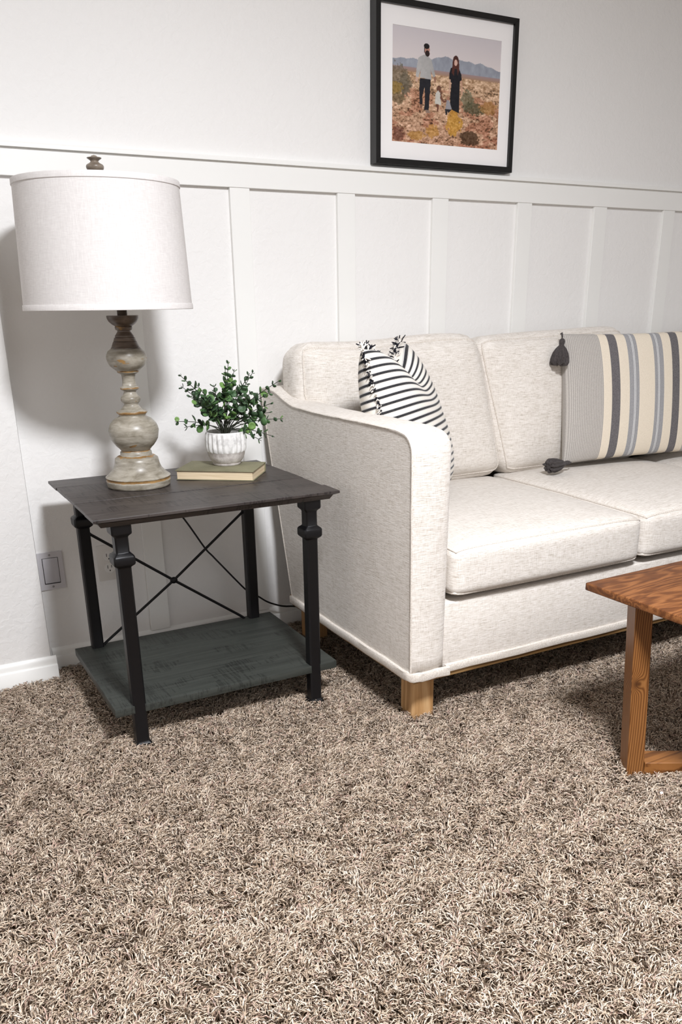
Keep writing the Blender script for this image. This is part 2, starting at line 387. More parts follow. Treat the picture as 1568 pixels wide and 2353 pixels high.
# arm outline in (y, z), outer side
AX0, AX1 = 1.090, 1.212
def armz(y):
    P = [(1.66, .771), (1.70, .778), (1.76, .782), (1.95, .782), (2.18, .779), (2.34, .783), (2.40, .796), (2.455, .814), (2.51, .820), (2.575, .816)]
    return float(np.interp(y, [p[0] for p in P], [p[1] for p in P]))
def arm(name, x0, x1, flip=1):
    """swept padded arm: front face, top and raked back edge, outer face leaning slightly outwards"""
    top = []
    path = []                                                            # (y, z, ny, nz) along outline front-bottom -> front -> top -> back -> back-bottom
    for z in np.linspace(.150, .730, 14): path.append((1.692 - .012 * (z - .15) / .58, z))
    for a in np.linspace(0, PI / 2, 7)[1:]: path.append((1.680 + .046 - .046 * math.cos(a), .732 + .046 * math.sin(a)))
    for y in np.linspace(1.75, 2.572, 32): path.append((y, armz(y)))
    for t in np.linspace(0, 1, 14)[1:]: path.append((2.572 - .15 * t, .80 - .65 * t))
    path = np.array(path); n = len(path)
    # smooth normals
    d = np.gradient(path, axis=0); nrm = np.stack([-d[:, 1], d[:, 0]], 1); nrm /= np.linalg.norm(nrm, axis=1)[:, None]
    w_ = x1 - x0; prof = []                                              # across thickness: t in 0..1, inset
    K = [(0, .010), (0, .004), (.012, .0005), (.03, 0), (.25, -.0035), (.5, -.006), (.75, -.0045), (.88, .000), (.955, .007), (.99, .016), (1, .028)]
    V = []; Fc = []; m = len(K)
    for i in range(n):
        y, z = path[i]; bow = .004 * math.sin(min(1, max(0, (z - .15) / .6)) * PI)
        lean = .014 * (1 - (z - .15) / .64)
        for t, ins in K:
            X = x0 + t * w_ + lean * (1 - t); 
            V.append((X, y - nrm[i, 0] * ins, z - nrm[i, 1] * ins))
    for i in range(n - 1):
        for j in range(m - 1): Fc.append((i * m + j, (i + 1) * m + j, (i + 1) * m + j + 1, i * m + j + 1))
    # side faces as fans of strips between the outline and its bottom line
    for col in (0, m - 1):
        rows = 10; ids = [[i * m + col for i in range(n)]]
        cy, cz = 2.06, .42
        for rr in range(1, rows + 1):
            s = 1 - rr / rows; row = []
            for i in range(n):
                v = V[i * m + col]; yy = cy + (v[1] - cy) * s; zz = .15 + (v[2] - .15) * s if rr < rows else .15
                if rr == rows: yy = v[1] * .0 + cy
                zz = .45 + (v[2] - .45) * s; yy = cy + (v[1] - cy) * s
                b = -.005 * (1 - s * s) if col == 0 else .0
                leanx = .014 * (1 - (zz - .15) / .64) if col == 0 else 0
                row.append(len(V)); V.append(((x0 if col == 0 else x1) + leanx + b, yy, zz))
            ids.append(row)
        for rr in range(rows):
            for i in range(n):
                i2 = (i + 1) % n
                q = (ids[rr][i], ids[rr][i2], ids[rr + 1][i2], ids[rr + 1][i])
                Fc.append(q if col else q[::-1])
    # bottom strip closes the sweep
    for j in range(m - 1): Fc.append((j, j + 1, (n - 1) * m + j + 1, (n - 1) * m + j))
    if flip < 0:
        c0 = (x0 + x1) / 2; V = [(2 * c0 - v[0], v[1], v[2]) for v in V]; Fc = [f[::-1] for f in Fc]
    o = mesh_np(name, V, Fc, LINEN, sofa, 180)
    bm = bmesh.new(); bm.from_mesh(o.data); bmesh.ops.remove_doubles(bm, verts=bm.verts[:], dist=1e-5); bmesh.ops.recalc_face_normals(bm, faces=bm.faces[:]); bm.to_mesh(o.data); bm.free()
    P = []
    for i in range(n):
        X = x0 + .001 + .014 * (1 - (path[i, 1] - .15) / .64); X = (x0 + x1 - X) if flip < 0 else X
        P.append((X, path[i, 0] - nrm[i, 0] * .0035, path[i, 1] - nrm[i, 1] * .0035))
    tubes('piping', [P], .0034, BAND, o, 6)
    return o
arm('arm', AX0, AX1)
SX1 = 3.232
arm('arm', SX1, SX1 + (AX1 - AX0), -1)
XM = 1.888
for x0, x1, dz in ((AX1 + .004, XM, 0), (XM + .001, 2.560, .004), (2.561, SX1 - .004, .001)):
    hx = (x1 - x0) / 2 - .003
    def dseat(v, p, hx=hx):
        # front corners droop a little, underside lifts towards the back
        k = max(0, -p[1]); e = abs(p[0]) ** 6
        v.z -= .006 * k * e * (1 if p[2] > 0 else -.2)
        return v
    cushion('seat_cushion', ((x0 + x1) / 2, 2.041, .4185 + dz), (hx, .3665, .0690), .026, (.004, .010, .016), sofa, dseat, seam=2)
def tilt(yb, ang, zb):
    ca, sa = math.cos(ang), math.sin(ang)
    def f(v): return Vector((v.x, v.y * ca + (v.z) * sa, -v.y * sa + v.z * ca))
    return f
TL = tilt(0, .10, 0)
def dback_l(v, p):
    v = Vector(v)
    if p[0] < 0:
        k = max(0, min(1, (.30 - (v.z + .235)) / .12)); v.x += .085 * k * (-p[0]) ** 3            # lower left tucks inside the arm
    v.x -= .095 * max(0, (v.z + .20) / .42) * max(0, p[0]) ** .6
    v.z += .008 * math.sin(v.x * 9) * max(0, p[2]); v.y += .006 * math.sin(v.x * 11 + v.z * 6) * (1 if p[1] < 0 else 0)
    return TL(v)
def dback_r(v, p):
    v = Vector(v)
    v.x -= .095 * max(0, (v.z + .20) / .42) * abs(p[0]) ** .6
    v.z += .010 * max(0, p[2]) * (p[0] - .1); v.y += .006 * math.sin(v.x * 12 + 1 - v.z * 7) * (1 if p[1] < 0 else 0)
    return TL(v)
cushion('back_cushion', (1.513, 2.420, .722), (.382, .078, .232), .056, (.012, .026, .008), sofa, dback_l, seam=1)
cushion('back_cushion', (2.895, 2.420, .718), (.334, .078, .228), .052, (.008, .026, .006), sofa, dback_r, seam=1)
cushion('back_cushion', (2.225, 2.420, .726), (.334, .078, .236), .052, (.008, .026, .008), sofa, dback_r, seam=1)
# back frame, front panel, hem bands, plinth, legs
extrude('back_frame', [(2.50, .16), (2.53, .80), (2.575, .81), (2.582, .79), (2.45, .16)], AX1 - .01, SX1 + .01, LINEN, sofa, .008)
box('front_panel', (AX1 - .004, 1.6975, .150), (SX1 + .004, 1.80, .334), LINEN, sofa, bev=.006, seg=3)
def band(name, pts, z0, z1, t, parent):
    """folded hem following a plan polyline"""
    V = []; Fc = []; n = len(pts)
    for i, (x, y) in enumerate(pts):
        a = Vector(pts[min(i + 1, n - 1)]) - Vector(pts[max(i - 1, 0)]); a.normalize(); nx, ny = a.y, -a.x
        wv = .0012 * math.sin(i * 1.7)
        for o_, z in ((-.004, z0), (t * .6, z0 - .001), (t, z0 + .003), (t + wv, (z0 + z1) / 2), (t, z1 - .002), (t * .4, z1), (-.004, z1)):
            V.append((x + nx * o_, y + ny * o_, z + wv))
    m = 7
    for i in range(n - 1):
        for j in range(m): Fc.append((i * m + j, i * m + (j + 1) % m, (i + 1) * m + (j + 1) % m, (i + 1) * m + j))
    Fc += [tuple(range(m))[::-1], tuple((n - 1) * m + j for j in range(m))]
    return mesh_np(name, V, Fc, BAND, parent, 50)
xl = AX0 + .010
side = [(xl, 2.425 - (2.425 - 1.722) * i / 14) for i in range(15)]
corner = [(xl + .026 - .026 * math.cos(a), 1.7095 - .026 * math.sin(a)) for a in np.linspace(0, PI / 2, 6)]
front = [(xl + .034 + i * .0215, 1.6835) for i in range(5)]
band('hem', side + corner + front, .136, .160, .004, sofa)
band('hem', [(AX1 + .002 + i * (SX1 - AX1) / 24, 1.6965) for i in range(25)], .138, .160, .004, sofa)
xr = SX1 + (AX1 - AX0) - .014
band('hem', [(SX1 + .002, 1.6835), (SX1 + .05, 1.6835), (xr - .02, 1.686), (xr - .006, 1.70), (xr, 1.714), (xr, 1.9), (xr, 2.2), (xr, 2.425)], .136, .160, .004, sofa)
box('plinth_rail', (1.118, 1.7005, .1215), (SX1 + .10, 1.735, .148), OAKX, sofa, bev=.002)
box('plinth_rail', (1.110, 1.735, .1215), (1.145, 2.44, .148), OAKY, sofa, bev=.002)
box('plinth_rail', (SX1 + .073, 1.735, .125), (SX1 + .10, 2.44, .148), OAKY, sofa, bev=.002)
box('plinth_rail', (1.118, 2.44, .125), (SX1 + .10, 2.47, .148), OAKX, sofa, bev=.002)
def sleg(x, y):
    bm = bmesh.new(); s = .066; ch = .012; zs = (FL, .138); pts = [(ch, 0), (s - .004, 0), (s, .004), (s, s), (0, s), (0, ch)]
    a = [bm.verts.new((x + px, y + py, zs[0])) for px, py in pts]; b = [bm.verts.new((x + px, y + py, zs[1])) for px, py in pts]
    bm.faces.new(a[::-1]); bm.faces.new(b)
    for i in range(6): bm.faces.new((a[i], a[(i + 1) % 6], b[(i + 1) % 6], b[i]))
    return from_bm('leg', bm, OAK, sofa, 20)
sleg(1.1475, 1.742); sleg(1.150, 2.385); sleg(SX1 + .03, 1.742); sleg(SX1 + .03, 2.385)

# ---------------------------------------------------------------- throw pillows
def pillow_surface(w_, h_, T, chop=0., pinch=.05, n=44, ex=.55, wr=0.):
    """returns per side (V, uv) on a grid; local x width, y thickness(+ front = -y), z height from 0"""
    g = [math.copysign(1 - (1 - abs(t)) ** 1.3, t) for t in np.linspace(-1, 1, n + 1)]
    out = []
    for s in (-1, 1):
        V = []; uv = []
        for i, v in enumerate(g):
            for j, u in enumerate(g):
                th = T * (max(0, 1 - u * u) ** ex) * (max(0, 1 - v * v) ** ex)
                x = u * w_ / 2 * (1 - pinch * (1 - v * v)); z = h_ / 2 + v * h_ / 2 * (1 - pinch * (1 - u * u))
                if chop:
                    k = math.exp(-(u / .42) ** 2) * max(0, (v + .1) / 1.1) ** 2; z -= chop * k
                    th *= 1 - .45 * math.exp(-(u / .3) ** 2) * max(0, v) ** 2
                    th *= 1 + .25 * max(0, -v)
                    x *= 1 - .05 * max(0, v) ** 2
                if wr: th += wr * math.sin(u * 7 + v * 4) * math.cos(v * 6 - u * 3) * (1 - u * u) * (1 - v * v)
                V.append(Vector((x, s * th, z))); uv.append(((u + 1) / 2, (v + 1) / 2))
        out.append((V, uv))
    return out, g
def make_pillow(name, M, surf, g, mat, parent):
    n = len(g) - 1; V = []; Fc = []; uv = []
    for s, (vs, us) in enumerate(surf):
        o = len(V); V += [M @ v for v in vs]; uv += us
        for i in range(n):
            for j in range(n):
                a = o + i * (n + 1) + j; q = (a, a + 1, a + n + 2, a + n + 1); Fc.append(q if s == 0 else q[::-1])
    ob = mesh_np(name, V, Fc, mat, parent, 180, uv)
    bm = bmesh.new(); bm.from_mesh(ob.data); bmesh.ops.remove_doubles(bm, verts=bm.verts[:], dist=1e-5); bm.to_mesh(ob.data); bm.free(); ob.data.shade_smooth()
    return ob
def m_ticking():
    m = Mat('ticking_stripe_cloth', .85, .2, sheen=.1); c = m.n('ShaderNodeTexCoord'); s = m.n('ShaderNodeSeparateXYZ'); m.l(c.outputs['UV'], s.inputs[0])
    f = m.math('FRACT', m.math('MULTIPLY', s.outputs[1], 23.0))
    grey = (150, 152, 158); cream = (236, 230, 220); ink = (14, 16, 24)
    col = m.ramp(f, [(0, cream), (.22, grey), (.26, cream), (.30, ink), (.62, grey), (.66, cream), (.71, grey), (.74, cream)], 'CONSTANT')
    n = m.noise(m.coord(scale=(300, 300, 500)), 1, 2); m.color(m.mix(.05, col, m.ramp(n, [(.3, (120, 116, 110)), (.7, (240, 236, 230))]), 'MIX')); m.bump(n, .3, .0008); return m.m
TICK = m_ticking()
p1 = root('throw_pillow', (1.40, 2.06, .50), 'black and cream ticking striped pillow with knotted fringe leaning in the sofa corner', 'pillow')
dvec = Vector((.722, .692, 0)); nvec = Vector((.692, -.722, 0)); ta = math.radians(17.5)
uvec = Vector((0, 0, math.cos(ta))) - nvec * math.sin(ta); nn = nvec * math.cos(ta) + Vector((0, 0, math.sin(ta)))
Nb = Vector((1.245, 1.920, .505)); mid = Nb + dvec * .225
M1 = Matrix([[dvec[i], -nn[i], uvec[i], mid[i]] for i in range(3)] + [[0, 0, 0, 1]])
S1, g1 = pillow_surface(.45, .47, .101, chop=.078, pinch=.045, ex=.42)
make_pillow('pillow_cover', M1, S1, g1, TICK, p1)
def fringe():
    V = []; Fc = []; C = []
    n = len(g1) - 1; front, back = S1[0][0], S1[1][0]
    edges = []
    for i in range(n): edges.append((front[i * (n + 1)], front[(i + 1) * (n + 1)], Vector((-1, 0, .1)), 0))
    for i in range(n): edges.append((front[i * (n + 1) + n], front[(i + 1) * (n + 1) + n], Vector((1, 0, .1)), 0))
    for j in range(n): edges.append((front[n * (n + 1) + j], front[n * (n + 1) + j + 1], Vector((0, 0, 1)), 1))
    cream = lin((236, 230, 222)); ink = lin((26, 27, 36)); acc = 0.; k = 0
    for a, b, out, top in edges:
        Ln = (b - a).length; acc += Ln
        while acc > .0032:
            acc -= .0032; k += 1; p = a.lerp(b, random.random()); c = ink if (k // 3) % 2 else cream
            cor = (abs(p.x) / .22) ** 6 if top else max(0, (p.z - .38) / .09)
            ln = (random.uniform(.014, .026) if top else random.uniform(.006, .013)) + .012 * min(1, cor) * random.random()
            for q in range(2):
                d = (out + Vector((random.gauss(0, .35), random.gauss(0, .5), random.gauss(0, .35)))).normalized()
                pts = [M1 @ p, M1 @ (p + d * ln * .5 + Vector((0, random.gauss(0, .002), 0))), M1 @ (p + d * ln + Vector((random.gauss(0, .003), random.gauss(0, .003), -.003)))]
                v, f = tube_vf(pts, [.0017, .0022, .0014], 4); o = len(V); V += v; Fc += [tuple(i + o for i in qq) for qq in f]; C += [c] * len(v)
    ob = mesh_np('fringe', V, Fc, None, p1, 60); at = ob.data.color_attributes.new('yarn', 'FLOAT_COLOR', 'POINT'); at.data.foreach_set('color', np.array(C, np.float32).ravel())
    m = Mat('fringe_yarn', .85, .2); a = m.n('ShaderNodeVertexColor'); a.layer_name = 'yarn'; m.color(a.outputs[0]); ob.data.materials.append(m.m); ob['kind'] = 'stuff'
fringe()
# striped pillow with tassels
def m_stripe():
    m = Mat('woven_stripe_cloth', .85, .2, sheen=.1); c = m.n('ShaderNodeTexCoord'); s = m.n('ShaderNodeSeparateXYZ'); m.l(c.outputs['UV'], s.inputs[0])
    u = m.math('ABSOLUTE', m.math('SUBTRACT', s.outputs[0], .5))       # 0 centre .. .5 edge
    cream = (233, 220, 199); dark = (84, 80, 84); grey = (150, 150, 153); white = (222, 222, 222)
    base = m.ramp(u, [(0, cream), (.0515, grey), (.076, white), (.0795, grey), (.084, white), (.0875, grey), (.121, cream), (.181, dark), (.236, cream), (.290, (176, 170, 163))], 'CONSTANT')
    pin = m.math('SINE', m.math('MULTIPLY', s.outputs[0], 620.)); pinc = m.mix(m.math('MULTIPLY_ADD', pin, .5, .5), (192, 186, 179), (158, 152, 146))
    gate = m.math('GREATER_THAN', u, .290); col = m.mix(gate, base, pinc)
    n = m.noise(m.coord(scale=(500, 500, 260)), 1, 2); m.color(m.mix(.13, col, m.ramp(n, [(.3, (110, 108, 104)), (.7, (240, 236, 230))]), 'MIX'))
    m.bump(m.math('ADD', n, m.math('MULTIPLY', m.math('MULTIPLY', pin, gate), .4)), .35, .0008); return m.m
p2 = root('throw_pillow', (2.40, 2.22, .50), 'wide grey cream and charcoal striped pillow with charcoal corner tassels', 'pillow')
ang2 = math.radians(-5); d2 = Vector((math.cos(ang2), math.sin(ang2), 0)); n2 = Vector((-math.sin(ang2), math.cos(ang2), 0)); t2 = math.radians(8)
u2 = Vector((0, 0, math.cos(t2))) + n2 * math.sin(t2); b2 = n2 * math.cos(t2) - Vector((0, 0, math.sin(t2)))
M2 = Matrix([[d2[i], b2[i], u2[i], (2.430, 2.235, .523)[i]] for i in range(3)] + [[0, 0, 0, 1]])
PW, PH = .665, .440
S2, g2 = pillow_surface(PW, PH, .055, chop=0, pinch=.03, ex=.34)
make_pillow('pillow_cover', M2, S2, g2, m_stripe(), p2)
def m_tassel():
    m = Mat('charcoal_tassel_yarn', .85, .2, sheen=.1); n = m.noise(m.coord(scale=(600, 600, 60)), 1, 2); m.color(m.ramp(n, [(.3, (46, 42, 42)), (.7, (84, 78, 77))])); m.bump(n, .5, .001); return m.m
TAS = m_tassel()
def tassel(at, direction, L=.075, R=.026):
    d = Vector(direction).normalized(); q = d.to_track_quat('-Z', 'Y').to_matrix()   # local -z along direction
    prof = [(0, .002), (-.004, .007), (-.010, .009), (-.016, .0085), (-.020, .0075), (-.023, .009), (-.032, .016), (-.044, .021), (-.058, .0245), (-.072, .026), (-.078, .024), (-.080, .012)]
    n = 44; V = []; Fc = []
    for z, r in prof:
        for k in range(n):
            a = 2 * PI * k / n; rr = r * (1 + (.12 * math.sin(a * 11) + .05 * math.sin(a * 5 + 1)) * min(1, max(0, (-z - .02) / .02)))
            zz = z * L / .075 - (.004 * math.sin(a * 7) if z < -.07 else 0)
            V.append(Vector(at) + q @ Vector((rr * math.cos(a) * R / .026, rr * math.sin(a) * R / .026 * .8, zz)))
    for i in range(len(prof) - 1):
        for k in range(n): Fc.append((i * n + k, i * n + (k + 1) % n, (i + 1) * n + (k + 1) % n, (i + 1) * n + k))
    Fc += [tuple(range(n)), tuple((len(prof) - 1) * n + k for k in range(n))[::-1]]
    o = mesh_np('tassel', V, Fc, TAS, p2, 50)
    return o
c_tl = M2 @ Vector((-PW / 2, 0, PH)); c_bl = M2 @ Vector((-PW / 2, 0, 0)); c_tr = M2 @ Vector((PW / 2, 0, PH)); c_br = M2 @ Vector((PW / 2, 0, 0))
t1 = tassel(c_tl + Vector((-.018, -.03, -.012)), (-.12, -.05, -1), .082, .030)
tubes('cord', [[c_tl, c_tl + Vector((-.010, -.018, .004)), c_tl + Vector((-.018, -.03, -.010))]], .0022, TAS, t1, 6)
t2_ = tassel(c_bl + Vector((-.01, -.05, .016)), (-1, -.10, -.03), .100, .028)
tubes('cord', [[c_bl + Vector((.02, -.02, .005)), c_bl + Vector((.0, -.045, .014)), c_bl + Vector((-.012, -.05, .016))]], .0022, TAS, t2_, 6)
tassel(c_tr + Vector((.014, -.02, -.01)), (.1, -.05, -1), .082, .030); tassel(c_br + Vector((.01, -.04, .02)), (.9, -.4, -.03), .08, .022)

# ---------------------------------------------------------------- side table
tb = root('side_table', (.708, 2.2, FL), 'dark wood and black iron side table with lower shelf beside sofa', 'table')
TX0, TX1, TY0, TY1, TZ = .390, 1.029, 1.932, 2.474, .609
def plank_top(name, x0, x1, y0, y1, z1, th, mat, cham=None, sides=()):
    """board with an underside bevelled inwards on the listed outer sides"""
    c = cham or 0; zt, zm, zb = z1, z1 - .007, z1 - th
    bx0 = x0 + (c if 'l' in sides else 0); bx1 = x1 - (c if 'r' in sides else 0); by0 = y0 + (c if 'f' in sides else 0); by1 = y1 - (c if 'b' in sides else 0)
    bm = bmesh.new()
    def ring(a0, a1, b0, b1, z): return [bm.verts.new(p) for p in ((a0, b0, z), (a1, b0, z), (a1, b1, z), (a0, b1, z))]
    R1 = ring(x0 + .001, x1 - .001, y0 + .001, y1 - .001, zt); R1b = ring(x0, x1, y0, y1, zt - .0012); R2 = ring(x0, x1, y0, y1, zm); Rm = ring((x0 + bx0) / 2 + (bx0 - x0) * .15, (x1 + bx1) / 2 - (x1 - bx1) * .15, (y0 + by0) / 2 + (by0 - y0) * .15, (y1 + by1) / 2 - (y1 - by1) * .15, (zm + zb) / 2 + .003); R3 = ring(bx0, bx1, by0, by1, zb)
    rings = [R1, R1b, R2, Rm, R3]
    bm.faces.new(R1); bm.faces.new(R3[::-1])
    for a, b in zip(rings[:-1], rings[1:]):
        for i in range(4): bm.faces.new((a[i], b[i], b[(i + 1) % 4], a[(i + 1) % 4]))
    return from_bm(name, bm, mat, tb, 20)
top = None
ys = [TY0, TY0 + .088, 2.140, 2.252, 2.364, TY1]
for i in range(5):
    y0, y1 = ys[i] + (.0008 if i else 0), ys[i + 1] - .0008
    sides = 'lr' + ('f' if i == 0 else '') + ('b' if i == 4 else '')
    dz = (0, -.0008, .0003, -.0005, 0)[i]
    plank_top('plank', TX0 + (.0 if i in (0, 4) else .002), TX1 - (.0 if i in (0,) else .006), y0, y1, TZ + dz, .024, TOPWOOD, .020, sides)
def iron_leg(cx_, cy_):
    prof = [(FL, .021), (.004, .021), (.008, .0175), (.012, .0165), (.478, .0165), (.480, .0175), (.486, .0245), (.490, .026), (.505, .026), (.509, .0245), (.515, .0175), (.517, .0165),
            (.553, .0165), (.556, .0175), (.562, .0235), (.565, .0245), (TZ - .024, .0245)]
    bm = bmesh.new(); prev = None
    for z, h in prof:
        c = .004; P = [(-h + c, -h), (h - c, -h), (h, -h + c), (h, h - c), (h - c, h), (-h + c, h), (-h, h - c), (-h, -h + c)]
        r = [bm.verts.new((cx_ + a, cy_ + b, z)) for a, b in P]
        if prev:
            for i in range(8): bm.faces.new((prev[i], prev[(i + 1) % 8], r[(i + 1) % 8], r[i]))
        else: bm.faces.new(r[::-1])
        prev = r
    bm.faces.new(prev); return from_bm('leg', bm, IRON, tb, 30)
LX = (.4575, .960); LY = (1.977, 2.416)
for x in LX:
    for y in LY: iron_leg(x, y)
box('shelf', (.394, 1.9615, .092), (1.026, 2.432, .1145), SHELFWOOD, tb, bev=.0015)
yb = 2.418; cb = (.708, yb, .280)
br = tubes('cross_brace', [[(LX[0] + .012, yb, .464), (LX[0] + .02, yb, .455), cb, (.916, yb, .126), (.93, yb, .114)], [(LX[1] - .012, yb, .470), (LX[1] - .02, yb, .460), cb, (.489, yb, .125), (.475, yb, .114)]], .0042, IRON, tb, 8)
bm = bmesh.new(); bmesh.ops.create_uvsphere(bm, u_segments=16, v_segments=10, radius=.011)
for v in bm.verts: v.co = Vector((v.co.x * 1.1 + cb[0], v.co.y * .6 + cb[1], v.co.z * .95 + cb[2]))
from_bm('boss', bm, IRON, br, 60)

# ---------------------------------------------------------------- table lamp
LC = (.595, 2.279, .609)
lamp = root('table_lamp', LC, 'grey distressed turned lamp with white linen drum shade on side table', 'lamp')
def m_lampbase(name, dark, mid, light, gold_amt, bands=()):
    m = Mat(name, .36, .5); v = m.coord(scale=(1, 1, 2.2)); a = m.noise(v, 26, 5, .6, .6); st = m.noise(m.coord(scale=(16, 16, 120)), 1, 4, .6, .8)
    base = m.ramp(m.math('ADD', m.math('MULTIPLY', a, .55), m.math('MULTIPLY', st, .45)), [(.36, dark), (.5, mid), (.64, light)])
    g = m.noise(m.coord(scale=(20, 20, 60), loc=(3, 1, 2)), 1, 3, .5, .4); gm = m.ramp(g, [(.67 - gold_amt, (0, 0, 0, 1)), (.70 - gold_amt, (1, 1, 1, 1))])
    if bands:
        c = m.n('ShaderNodeTexCoord'); sx = m.n('ShaderNodeSeparateXYZ'); m.l(c.outputs['Object'], sx.inputs[0]); wob = m.noise(m.coord(scale=(30, 30, 30)), 1, 4, .65)
        zz = m.math('ADD', sx.outputs[2], m.math('MULTIPLY', m.math('SUBTRACT', wob, .5), .011))
        for z_, h_ in bands:
            k = m.math('LESS_THAN', m.math('ABSOLUTE', m.math('SUBTRACT', zz, z_)), h_); gm = m.math('MAXIMUM', gm, k)
    gold = m.ramp(wob if bands else a, [(.35, (112, 82, 46)), (.6, (158, 124, 78))])
    m.color(m.mix(gm, base, gold)); m.bump(a, .15, .001); return m.m
LB = m_lampbase('lamp_grey_finish', (116, 108, 93), (148, 141, 127), (172, 165, 152), 0, ((.0225, .0034), (.0815, .0014), (.0962, .0016), (.1945, .0030), (.2565, .0016), (.2985, .0018)))
LD = m_lampbase('lamp_brown_finish', (62, 50, 40), (88, 74, 62), (112, 97, 83), .02)
LF = m_lampbase('lamp_finial_finish', (92, 80, 68), (122, 110, 97), (150, 138, 124), 0)
pr = [(0, .080), (.002, .0832), (.010, .0845), (.0165, .0856), (.0190, .0846), (.0240, .0846), (.0268, .0862), (.0310, .0800), (.0368, .0735), (.0481, .0640), (.0616, .0592), (.0749, .0568), (.0800, .0500), (.0820, .0440), (.084, .0420), (.0917, .0412), (.0950, .0385), (.0974, .0390), (.1086, .0497), (.1261, .0614), (.1479, .0655), (.1652, .0600), (.1780, .0480), (.1840, .0365), (.1880, .0350), (.1910, .0370), (.1950, .0402), (.1985, .0380), (.2017, .0290), (.2084, .0225), (.2160, .0181), (.2223, .0240), (.2290, .0258), (.2340, .0240), (.2404, .0180), (.2488, .0158), (.2525, .0225), (.2560, .0243), (.2590, .0225), (.2615, .0185), (.2761, .0168), (.2908, .0184), (.2950, .0265), (.2985, .0278), (.3005, .0290), (.3023, .0320), (.3117, .0434), (.3240, .0495), (.3363, .0513), (.3486, .0463), (.3550, .0380)]
def crack(r, a, z): return r
lathe('base', smooth_prof(pr[:20], 2) + smooth_prof(pr[20:], 2), LC, LB, lamp, 64, 60)
lathe('neck', [(.353, .0355), (.3545, .0372), (.3575, .0368), (.3588, .0345), (.3605, .0348), (.3660, .0322), (.3715, .0300), (.3722, .0284), (.3735, .0290), (.3790, .0268), (.3815, .0262), (.3822, .0232), (.3835, .0240), (.3862, .0238), (.3890, .0215), (.3930, .0188), (.3960, .0166), (.3985, .0165), (.4000, .0200), (.4020, .0212), (.4070, .0220), (.4090, .0208), (.4100, .0222), (.4134, .0283), (.4200, .0355), (.4280, .0395), (.4343, .0403), (.4348, .0385), (.4350, .013)], LC, LD, lamp, 56, 30)
lathe('stem', [(.434, .0125), (.70, .0125)], LC, plain('lamp_bronze', (60, 48, 38), .4, .5, .6), lamp, 20)
# shade, slightly off axis
SC = (LC[0] - .030, LC[1], 0)
def m_shade():
    m = Mat('shade_linen', .9, .1); h = m.noise(m.coord(scale=(60, 60, 700)), 1, 2, .6, .2); v = m.noise(m.coord(scale=(700, 700, 40)), 1, 2, .6, .2)
    s = m.math('ADD', m.math('MULTIPLY', h, .5), m.math('MULTIPLY', v, .5)); m.color(m.ramp(s, [(.35, (208, 203, 200)), (.65, (224, 220, 217))])); m.bump(s, .25, .0008)
    m.b.inputs['Subsurface Weight'].default_value = .0
    return m.m
SHD = m_shade()
zb, zt, rb, rt = 1.058, 1.346, .2055, .194
def sr(z): return rb + (rt - rb) * (z - zb) / (zt - zb)
shade = lathe('shade', [(zb, sr(zb) - .0018), (zb, sr(zb)), (zb + .15, sr(zb + .15)), (zt, sr(zt)), (zt, sr(zt) - .0018), (zb + .15, sr(zb + .15) - .0018), (zb, sr(zb) - .0018)], SC, SHD, lamp, 96, 40, cap=False)
for a, b in ((zb - .0005, zb + .013), (zt - .013, zt + .0005)):
    lathe('trim_band', [(a, sr(a) - .002), (a, sr(a) + .0012), (a + .001, sr(a) + .002), (b - .001, sr(b) + .002), (b, sr(b) + .0012), (b, sr(b) - .002), (a, sr(a) - .002)], SC, SHD, shade, 96, 40, cap=False)
tubes('spider', [[(SC[0] + (rt - .002) * math.cos(a), SC[1] + (rt - .002) * math.sin(a), zt - .012), (SC[0], SC[1], zt - .006)] for a in (.4, .4 + 2 * PI / 3, .4 + 4 * PI / 3)], .002, plain('spider_wire', (150, 148, 142), .4, .5, .8), shade, 6)
tubes('harp', [[(LC[0] - .02, LC[1], 1.14), (LC[0] - .055, LC[1], 1.20), (SC[0] - .05, SC[1], 1.30), (SC[0], SC[1], 1.345), (SC[0] + .05, SC[1], 1.30), (LC[0] + .045, LC[1], 1.20), (LC[0] + .02, LC[1], 1.14)]], .002, plain('harp_wire', (140, 125, 90), .4, .5, .8), lamp, 6)
lathe('finial', smooth_prof([(-.010, .007), (.004, .0075), (.008, .012), (.013, .0185), (.019, .0208), (.024, .0190), (.028, .0120), (.031, .0092), (.034, .0115), (.0375, .0165), (.0392, .0165), (.0405, .0090), (.043, .0062), (.0448, .0010)], 3), (SC[0], SC[1], 1.358), LF, lamp, 32, 60)
cord = [(.595, 2.36, .612), (.60, 2.44, .612), (.62, 2.485, .610), (.66, 2.505, .585), (.72, 2.515, .53), (.79, 2.530, .439), (.854, 2.540, .333), (.880, 2.545, .300), (.909, 2.540, .263), (.955, 2.535, .205), (.992, 2.535, .162), (1.031, 2.538, .135), (1.060, 2.54, .112), (1.089, 2.54, .096), (1.125, 2.54, .082), (1.171, 2.54, .073), (1.25, 2.54, .05), (1.32, 2.54, .012)]
cv = [Vector(p) for p in cord]; P = []
for i in range(len(cv) - 1):
    a, b, c, d = cv[max(i - 1, 0)], cv[i], cv[i + 1], cv[min(i + 2, len(cv) - 1)]
    for t in (0, .25, .5, .75): P.append(.5 * ((2 * b) + (c - a) * t + (2 * a - 5 * b + 4 * c - d) * t * t + (-a + 3 * b - 3 * c + d) * t ** 3))
tubes('power_cord', [P + [cv[-1]]], .0030, plain('cord_black', (18, 17, 17), .35), lamp, 8)

